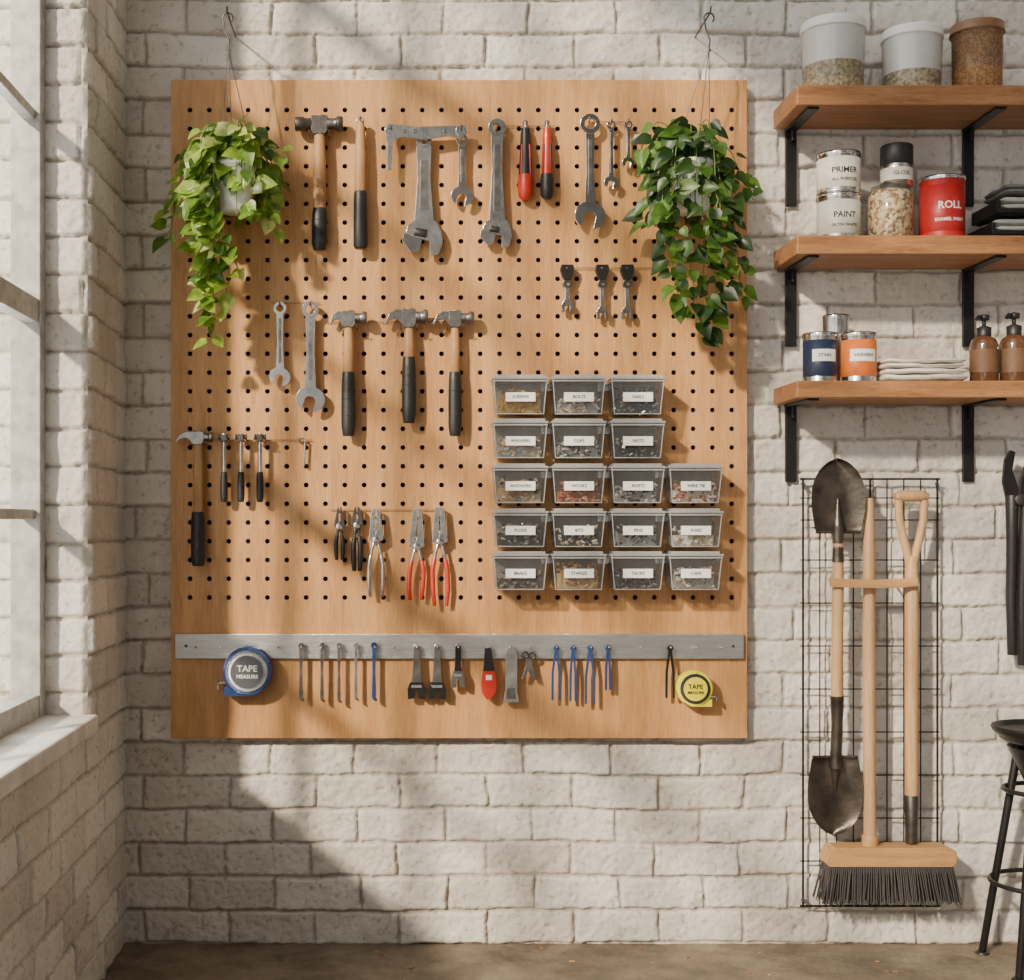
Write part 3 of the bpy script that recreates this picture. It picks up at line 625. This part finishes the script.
# ------------------------------------------------------------ shelves
SDp=.205; SX0=PX(773,0); SX1=1.95
tops=[]
for py,th in((130,.047),(270,.044),(405,.040)):
    z=PZ(py,0); m=M('wall_shelf',.003); m.box(SX0,SX1,-SDp,-.002,z,z+th,SHELFW); m.build(); tops.append(z+th)
    for bx,l in((790,77),(967,77)):
        k=M('shelf_bracket',.0015); x=PX(bx,0); hw=.014
        k.box(x-hw,x+hw,-.010,-.001,z-S(l,0),z-.0005,BLACKM); k.box(x-hw,x+hw,-SDp+.012,-.001,z-.006,z-.0005,BLACKM)
        k.box(x-.004,x+.004,-.035,-.008,z-.035,z-.004,BLACKM)
        k.build()
def can(name,x0,x1,yt,tz,d,body,label=None,txt=None,lid=CHROME,tcol=INK,lr=(.12,.85),base=0,txt2=None,ang=0,ts=.38):
    m=M(name); x=PX((x0+x1)/2,d); r=S((x1-x0)/2,d); zt=PZ(yt,d); h=zt-tz; c=Vector((x,-d,tz+.0005))
    m.lathe(c,[(.0001,0),(r*.97,0),(r,.002),(r,.005),(r*.975,.007),(r*.975,h-.010),(r,h-.008),(r*1.01,h-.003),(r*.99,h),(r*.9,h),(r*.88,h-.004),(r*.75,h-.004),(r*.72,h-.002),(.0001,h-.002)],body,40)
    m.lathe(c,[(r*1.005,h-.009),(r*1.02,h-.004),(r,h+.0005),(r*.9,h+.0005)],lid,40)
    if label: m.lathe(c,[(r*.975,h*lr[0]),(r*.985,h*lr[0]+.0005),(r*.985,h*lr[1]),(r*.975,h*lr[1])],label,40)
    if txt: m.text(txt,(x,-d,tz+h*.52),r*ts,tcol,R=ang,cyl=r*.992)
    if txt2: m.text(txt2,(x,-d,tz+h*.3),r*.2,tcol,R=ang,cyl=r*.992)
    return m.build()
SEED=speckle('mixed_seeds',[(.45,.30,.13),(.55,.42,.22),(.28,.15,.05),(.6,.5,.32),(.15,.08,.03)],130)
SEED2=speckle('pale_grain',[(.46,.37,.22),(.55,.46,.3),(.30,.23,.12)],160)
CORK=speckle('cork_granules',[(.34,.17,.065),(.27,.13,.045),(.42,.23,.10)],200)
FOG=mat('frosted_plastic',(.82,.81,.77),.35,0,.05,20)
def tub(x0,x1,yt,tz,d,split=.4,up=FOG,lo=SEED2,lid=WHITE,name='plastic_tub'):
    m=M(name); x=PX((x0+x1)/2,d); r=S((x1-x0)/2,d); h=PZ(yt,d)-tz; c=Vector((x,-d,tz+.0005))
    m.lathe(c,[(.0001,0),(r*.86,0),(r*.9,.004),(r*.915,h*split)],lo,40); m.lathe(c,[(r*.915,h*split),(r*.955,h-.022)],up,40)
    m.lathe(c,[(r*.955,h-.024),(r*1.0,h-.024),(r*1.0,h-.018),(r*.97,h-.017),(r*.98,h-.004),(r*.95,h),(r*.88,h),(r*.86,h-.003),(.0001,h-.003)],lid,40)
    m.lathe(c,[(r*.89,.002),(r*.93,h*split),(r*.965,h-.024)],JARG,40)
    m.build()
tub(801,865,24,tops[0],.11); tub(882,942,32,tops[0],.11,.32); tub(951,1003,26,tops[0],.11,.86,CORK,CORK,mat('brown_lid',(.20,.10,.045),.5),'cork_jar')
GCAN=mat('grey_can_label',(.50,.49,.43),.5,0,.1); SIL=mat('tin_metal',(.6,.59,.56),.25,1,.15)
CREAM=mat('cream_label',(.62,.59,.51),.6); REDL=mat('red_label',(.40,.018,.018),.4); NAVY=mat('navy_label',(.016,.026,.065),.4); ORG=mat('orange_label',(.60,.15,.025),.4)
can('paint_can',817,860,197,tops[1],.12,SIL,GCAN,'PAINT',tcol=INK,txt2='SATIN WHITE')
h1=PZ(197,.12)
can('paint_can',817,860,155,h1+.002,.12,SIL,CREAM,'PRIMER',txt2='ALL PURPOSE')
m=M('grain_jar'); x=PX(890.5,.12); r=S(22.5,.12); zt=PZ(188,.12); h=zt-tops[1]; c=Vector((x,-.12,tops[1]+.0005))
m.lathe(c,[(.0001,0),(r*.9,0),(r*.96,.005),(r*.96,h*.82),(r*.8,h*.92),(r*.7,h*.93)],SEED,36); m.lathe(c,[(r*.9,0),(r,.006),(r,h*.84),(r*.84,h*.93),(r*.84,h),(.0001,h)],JARG,36); m.build()
m=M('spray_can'); x=PX(896.5,.12); r=S(15.5,.12); z0=zt+.001; h=PZ(146,.12)-z0; c=Vector((x,-.12,z0))
m.lathe(c,[(.0001,0),(r,0),(r,h*.5),(r*.95,h*.53)],SIL,32); m.lathe(c,[(r*.98,h*.52),(r*1.02,h*.53),(r*1.02,h*.97),(r*.95,h),(.0001,h)],BLACK,32); m.lathe(c,[(r*1.005,h*.12),(r*1.005,h*.42)],CREAM,32); m.text('GLOSS',(x,-.12,z0+h*.27),r*.36,INK,cyl=r*1.012); m.build()
can('paint_can',920,964,179,tops[1],.12,REDL,REDL,'ROLL',tcol=PAPER,txt2='ENAMEL PAINT',ts=.46)
can('paint_can',803,837,334,tops[2],.13,SIL,NAVY,None); can('paint_can',840,876,334,tops[2],.13,SIL,ORG,None)
can('paint_can',822,849,316,tops[2],.055,SIL,None,None)
for x0,x1,t in((803,837,'STAIN'),(840,876,'VARNISH')):
    m=M('can_label'); d=.13; x=PX((x0+x1)/2,d); r=S((x1-x0)/2,d); h=PZ(334,d)-tops[2]; c=Vector((x,-d,tops[2]))
    V=[];n=12
    for i in range(n+1):
        a=-.75+1.5*i/n
        for zz in(.42,.66): V.append((x+math.sin(a)*r*1.0,-d-math.cos(a)*r*1.0,tops[2]+h*zz))
    m.add(V,[(2*i,2*i+2,2*i+3,2*i+1) for i in range(n)],PAPER,True); m.text(t,(x,-d,tops[2]+h*.54),r*.27,INK,cyl=r*1.01); o=m.build()
    par=[q for q in bpy.data.objects if q.name.startswith('paint_can') and abs(q.location.x-x)<.01 and abs(q.location.z-o.location.z)<.05][0]
    o.parent=par; o.matrix_parent_inverse=Matrix.Translation(-par.location)
CL=[mat('cloth_beige',(.66,.61,.53),.95,0,.12,60,.8,400),mat('cloth_grey',(.60,.57,.51),.95,0,.12,60,.8,400)]
def cloth(m,x0,x1,y0,y1,z,t,mt,seed,layers=3,k=14):
    rnd=random.Random(seed); lt=t/layers
    for l in range(layers):
        ol=rnd.uniform(0,.006); orr=rnd.uniform(0,.010); ph=rnd.uniform(0,6); n=30; NY=10
        V=[]
        for yi in range(NY+1):
            y=y0+(y1-y0)*yi/NY
            a0=x0+ol+.002*math.sin(ph+yi); a1=x1-orr+.002*math.sin(ph*2+yi*.8)
            up=[];dn=[]
            for i in range(n+1):
                u=i/n; u=.5-.5*math.cos(u*math.pi); xx=a0+(a1-a0)*u; e=min(1,math.sqrt(max(0,1-max(0,1-u*k)**2))); e2=min(1,math.sqrt(max(0,1-max(0,1-(1-u)*k)**2)))
                hh=lt*.5*min(e,e2)*1.0
                ed=(.45,.85,1)[min(yi,2)] if yi<3 else 1
                wv=.0014*math.sin(u*7+ph)+.0007*math.sin(u*19+ph*3)
                zc=z+lt*(l+.5)+wv; up.append(Vector((xx,y,zc+hh*ed))); dn.append(Vector((xx,y,zc-hh*ed)))
            V+=up+dn[::-1]
        c=2*(n+1)
        F=[(a*c+q,a*c+(q+1)%c,(a+1)*c+(q+1)%c,(a+1)*c+q) for a in range(NY) for q in range(c)]
        F+=[tuple(range(c))[::-1],tuple(NY*c+q for q in range(c))]
        m.add(V,F,mt,True)
m=M('folded_cloth_stack'); z=tops[2]+.0015; x0=PX(878,.14); x1=PX(964,.14)
for i,(t,lay) in enumerate(((.0175,1),(.0145,1),(.0125,1),(.0115,1))):
    cloth(m,x0+(0,.004,.001,.007)[i],x1-(0,.001,.008,.003)[i],-.19+.003*i,-.05,z,t,CL[(i+1)%2],i,lay,20); z+=t*.97
m.build()
m=M('tool_tray_stack',.004)
RAG=mat('rag_grey',(.42,.41,.38),.95); RAG2=mat('rag_dark_grey',(.16,.155,.15),.9)
for i,(z,dx) in enumerate(((0,0),(.052,.012),(.104,.020))):
    x0=PX(980,.12)+dx; x1=x0+.24; z0=tops[1]+z+.001
    if i<2:
        m.box(x0+.01,x1-.01,-.18,-.05,z0,z0+.010,BLACKM); m.box(x0,x0+.010,-.185,-.045,z0+.004,z0+.034,BLACKM); m.box(x1-.010,x1,-.185,-.045,z0+.004,z0+.034,BLACKM)
        m.box(x0,x1,-.19,-.182,z0+.004,z0+.014,BLACKM); m.box(x0,x1,-.05,-.042,z0+.004,z0+.034,BLACKM)
    cloth(m,x0+.014,x1-.014,-.178,-.056,z0+.012 if i<2 else z0,.036 if i<2 else .026,(RAG,RAG,RAG2)[i],40+i,2)
m.build()
def bottle(cx,w,yt,d):
    m=M('pump_bottle'); x=PX(cx,d); r=S(w/2,d); z0=tops[2]+.0005; H=PZ(yt,d)-z0; c=Vector((x,-d,z0))
    m.lathe(c,[(.0001,0),(r*.92,0),(r,.005),(r,H*.55),(r*.85,H*.63),(r*.42,H*.68),(r*.4,H*.74)],AMBER,32)
    m.lathe(c,[(r*.5,H*.68),(r*.52,H*.8),(r*.3,H*.82),(r*.14,H*.83),(r*.14,H*.92)],BLACK,24); m.lathe(c,[(r*.14,H*.9),(r*.38,H*.91),(r*.38,H*.98),(.0001,H)],BLACK,24)
    m.tube([c+Vector((0,0,H*.95)),c+Vector((-r*.6,-r*.5,H*.95)),c+Vector((-r*.85,-r*.7,H*.90))],r*.13,BLACK,8)
    m.lathe(c,[(r*1.008,H*.15),(r*1.008,H*.48)],mat('kraft_label',(.15,.075,.035),.6),32); m.build()
bottle(984,27,314,.13); bottle(1014,28,312,.12)

# ------------------------------------------------------------ wire grid + garden tools
m=M('wire_grid_panel'); d=.022
for i in range(9):
    x=803+i*16.8; m.tube([P(x,479,d),P(x,906,d)],.0017 if i%4 else .0028,BLACKM,6)
for y in [479,498,520,560,603,646,689,732,775,818,861,906]: m.tube([P(800,y,d+.003),P(940,y,d+.003)],.0017 if 479<y<906 else .0028,BLACKM,6)
for x,y in((803,484),(937,484),(803,900),(937,900)): m.tube([P(x,y,0),P(x,y,d+.006)],.005,BLACKM,8)
m.build()
def blade(m,cx,y0,y1,w,d,mt,up=False,pts=None):
    V=[];nr=22;nc=14
    for i in range(nr+1):
        t=i/nr
        hw=w*.5*min(1,(.84+.16*min(1,t*3)))* (1 if t<.5 else math.sqrt(max(0,1-((t-.5)/.5)**2.0))**1.25)
        if t<.04: hw*=.95
        y=y0+(y1-y0)*t
        for j in range(nc+1):
            u=-1+2*j/nc; dish=.016*(1-u*u); q=P(cx+u*hw,y,d); 
            rid=.007*math.exp(-(u*4)**2)*max(0,1-t*1.4)
            V.append(q+Vector((0,dish-rid*1.0-.004*math.sin(t*3),0)))
    F=[(i*(nc+1)+j,i*(nc+1)+j+1,(i+1)*(nc+1)+j+1,(i+1)*(nc+1)+j) for i in range(nr) for j in range(nc)]
    m.add(V,F,mt,True)
    k=y0; sg=1 if y1>y0 else -1
    m.tube([P(cx-w*.5*.82,k,d),P(cx+w*.5*.82,k,d)],.004,mt,8)
    m.tube([P(cx,k+sg*(abs(y1-y0))*.45,d-.012),P(cx,k+sg*8,d-.004),P(cx,k-sg*6,d)],[.003,S(5),S(5)],mt,12)
SHOV=mat('worn_shovel_steel',(.10,.083,.068),.36,.8,.5,18,.6,60)
SHD=.085
m=M('shovel')
blade(m,838,532,458,54,SHD,SHOV); blade(m,835,757,836,55,SHD,SHOV)
m.tube([P(838,540,SHD),P(838,590,SHD),P(837,650,SHD),P(837,700,SHD)],[S(5),S(5.6),S(5.6),S(6)],HWP,16)
m.tube([P(838,526,SHD),P(838,545,SHD),P(838,562,SHD)],[S(6),S(5),S(6)],SHOV,14)
m.tube([P(837,696,SHD),P(837,725,SHD),P(836,752,SHD),P(836,768,SHD)],[S(6.8),S(5.4),S(5.5),S(7)],SHOV,16); m.build()
m=M('push_broom',.002)
bd=.085
m.prism([(826,848),(832,845),(944,845),(952,849),(952,861),(948,864),(826,864),(822,860)],bd-.03,bd+.03,BROOMW)
m.tube([P(869,498,bd-.02),P(869,560,bd-.02),P(869,700,bd-.012),P(870,838,bd-.003),P(870,850,bd)],[S(4.5),S(5.8),S(6),S(6.2),S(6)],HWP,16)
m.tube([P(870,835,bd-.003),P(870,847,bd)],S(8),BROOMW,16)
BR=mat('bristles',(.045,.04,.038),.7,0,.5,30,0,200,(60,60,2))
rnd=random.Random(4)
V=[];F=[]
for i in range(62):
    for j in range(9):
        u=i/61; v=j/8; a=Vector((PX(826+122*u,bd),-bd+.026-.052*v,PZ(862,bd)))
        b2=a+Vector(((u-.5)*.035+rnd.uniform(-.006,.006),-(v-.5)*.03+rnd.uniform(-.004,.004),-S(38)+rnd.uniform(-.004,.006)))
        r=.0024; o=len(V)
        for p,rr in((a,r),(b2,r*.9)):
            for q in range(4): V.append(p+Vector((rr*math.cos(q*1.57),rr*math.sin(q*1.57),0)))
        F+=[(o+q,o+(q+1)%4,o+4+(q+1)%4,o+4+q) for q in range(4)]+[(o+4,o+5,o+6,o+7)]
m.add(V,F,BR)
m.prism([(827,863),(948,863),(950,871),(825,871)],bd-.027,bd+.027,BR)
m.build()
m=M('garden_tool_handle',.001); hd=.075
m.tube([P(895,497,hd),P(900,496,hd),P(922,496,hd),P(928,497,hd)],[S(4),S(5.6),S(5.6),S(4)],HWP,16)
for sg in(-1,1): m.tube([P(911.5+sg*13,500,hd),P(911.5+sg*12,520,hd),P(911.5+sg*7,542,hd),P(911.5+sg*2.5,560,hd),P(911.5,575,hd)],[S(4),S(4),S(4),S(4.5),S(5)],HWP,12)
m.tube([P(911.5,556,hd),P(911.5,575,hd),P(911.5,700,hd),P(911.5,797,hd)],[S(5),S(6.6),S(6.6),S(6.6)],HWP,16)
m.tube([P(911.5,795,hd),P(911.5,830,hd),P(911.5,843,hd)],[S(6.9),S(6),S(6)],DARKSTEEL,16); m.build()
m=M('tool_holder_bar',.002); m.prism([(829,578),(872,580),(917,578),(918,586),(895,588),(870,588),(831,587)],.096,.108,BROOMW)
for x in(850,893): m.tube([P(x,582,.02),P(x,582,.10)],.003,BLACKM,8)
m.build()
m=M('garden_loppers',.001); d=.05
m.prism([(1007,505),(1002,482),(1004,460),(1010,450),(1015,452),(1012,470),(1018,488),(1016,505)],d-.004,d+.004,BLACKM)
m.prism([(1017,505),(1020,480),(1028,455),(1034,453),(1038,475),(1031,503)],d-.006,d+.006,BLACKM)
m.tube([P(1012,495,d),P(1012,540,d),P(1011,600,d),P(1012,655,d)],[S(6.5),S(5.5),S(5),S(4.5)],BLACK,12)
m.tube([P(1027,495,d+.008),P(1024,540,d+.008),P(1022,600,d+.008),P(1022,665,d+.008)],[S(6),S(5.5),S(5),S(4.5)],BLACK,12)
m.lathe(P(1018,500,d),[(.0001,.02),(S(6),.019),(S(6),0)],DARKSTEEL,16,'Y'); m.tube([P(1016,508,0),P(1016,508,d+.02)],.003,BLACKM,8); m.build()
m=M('metal_stool',.0015); sd=.165; c=P(1047,726,sd); R=S(51,sd)
m.lathe((c.x,c.y,c.z-.05),[(.0001,.0),(R*.6,.002),(R*.86,.018),(R*.95,.04),(R,.05),(R*1.02,.044),(R*.98,.034)],BLACKM,40)
m.lathe((c.x,c.y,c.z-.012),[(R*.97,0),(.0001,-.015)],BLACK,40)
m.lathe((c.x,c.y,c.z-.15),[(R*.35,0),(R*.5,.04),(R*.72,.10)],BLACKM,40)
for a in(.78,2.36,3.93,5.5):
    dx,dy=math.cos(a),math.sin(a); t=Vector((c.x+dx*R*.55,c.y+dy*R*.5,c.z-.045)); bt=Vector((c.x+dx*R*1.3,c.y+dy*R*1.15,.006))
    m.tube([t,bt],[.010,.009],BLACKM,10); m.tube([bt,bt-Vector((0,0,.006))],[.015,.018],BLACK,10)
for z,q in((.20,.97),(.42,.74)):
    pts=[Vector((c.x+math.cos(a)*R*q*1.08,c.y+math.sin(a)*R*q,z)) for a in [i*math.pi/16 for i in range(33)]]; m.tube(pts,.006,BLACKM,8,cap=False)
m.build()

# ------------------------------------------------------------ light
W=bpy.data.worlds.new('world'); bpy.context.scene.world=W; W.use_nodes=True; nt=W.node_tree; N=nt.nodes; L=nt.links
bg=N['Background']; tc=N.new('ShaderNodeTexCoord'); sp=N.new('ShaderNodeSeparateXYZ'); L.new(tc.outputs['Generated'],sp.inputs[0])
mr=N.new('ShaderNodeMapRange'); mr.inputs[1].default_value=-.05; mr.inputs[2].default_value=-.22; L.new(sp.outputs[0],mr.inputs[0])
m2=N.new('ShaderNodeMapRange'); m2.inputs[1].default_value=-.1; m2.inputs[2].default_value=.6; L.new(sp.outputs[1],m2.inputs[0])
mb=N.new('ShaderNodeMixRGB'); mb.inputs[1].default_value=(2.0,1.97,1.9,1); mb.inputs[2].default_value=(12,12,11.6,1); L.new(m2.outputs[0],mb.inputs[0])
# uneven soft ambient: made-up dark and bright noise patches, added for metal to mirror
wn=N.new('ShaderNodeTexNoise'); wn.inputs['Scale'].default_value=4.5; wn.inputs['Detail'].default_value=2; L.new(tc.outputs['Generated'],wn.inputs['Vector'])
wr=N.new('ShaderNodeValToRGB'); we=wr.color_ramp.elements; we[0].position=.46; we[0].color=(.07,.063,.055,1); we[1].position=.60; we[1].color=(.62,.57,.50,1)
L.new(wn.outputs[0],wr.inputs[0])
mx=N.new('ShaderNodeMixRGB'); L.new(wr.outputs[0],mx.inputs[1])
L.new(mr.outputs[0],mx.inputs[0]); L.new(mb.outputs[0],mx.inputs[2]); L.new(mx.outputs[0],bg.inputs[0])
su=bpy.data.lights.new('sun','SUN'); su.energy=8.0; su.angle=math.radians(3.2); su.color=(1,.84,.64)
so=bpy.data.objects.new('sun',su); bpy.context.collection.objects.link(so); so.location=(-3,-4,5)
so.rotation_euler=Vector((.80,1,-.64)).to_track_quat('-Z','Y').to_euler()
cam=bpy.data.cameras.new('camera'); co=bpy.data.objects.new('camera',cam); bpy.context.collection.objects.link(co)
co.location=(0,-D,ZC); co.rotation_euler=(math.pi/2,0,0); cam.sensor_width=36; cam.lens=D/s/1024*36
cam.shift_x=(512-VX)/1024; cam.shift_y=(VY-490)/1024; cam.clip_start=.05
bpy.context.scene.camera=co
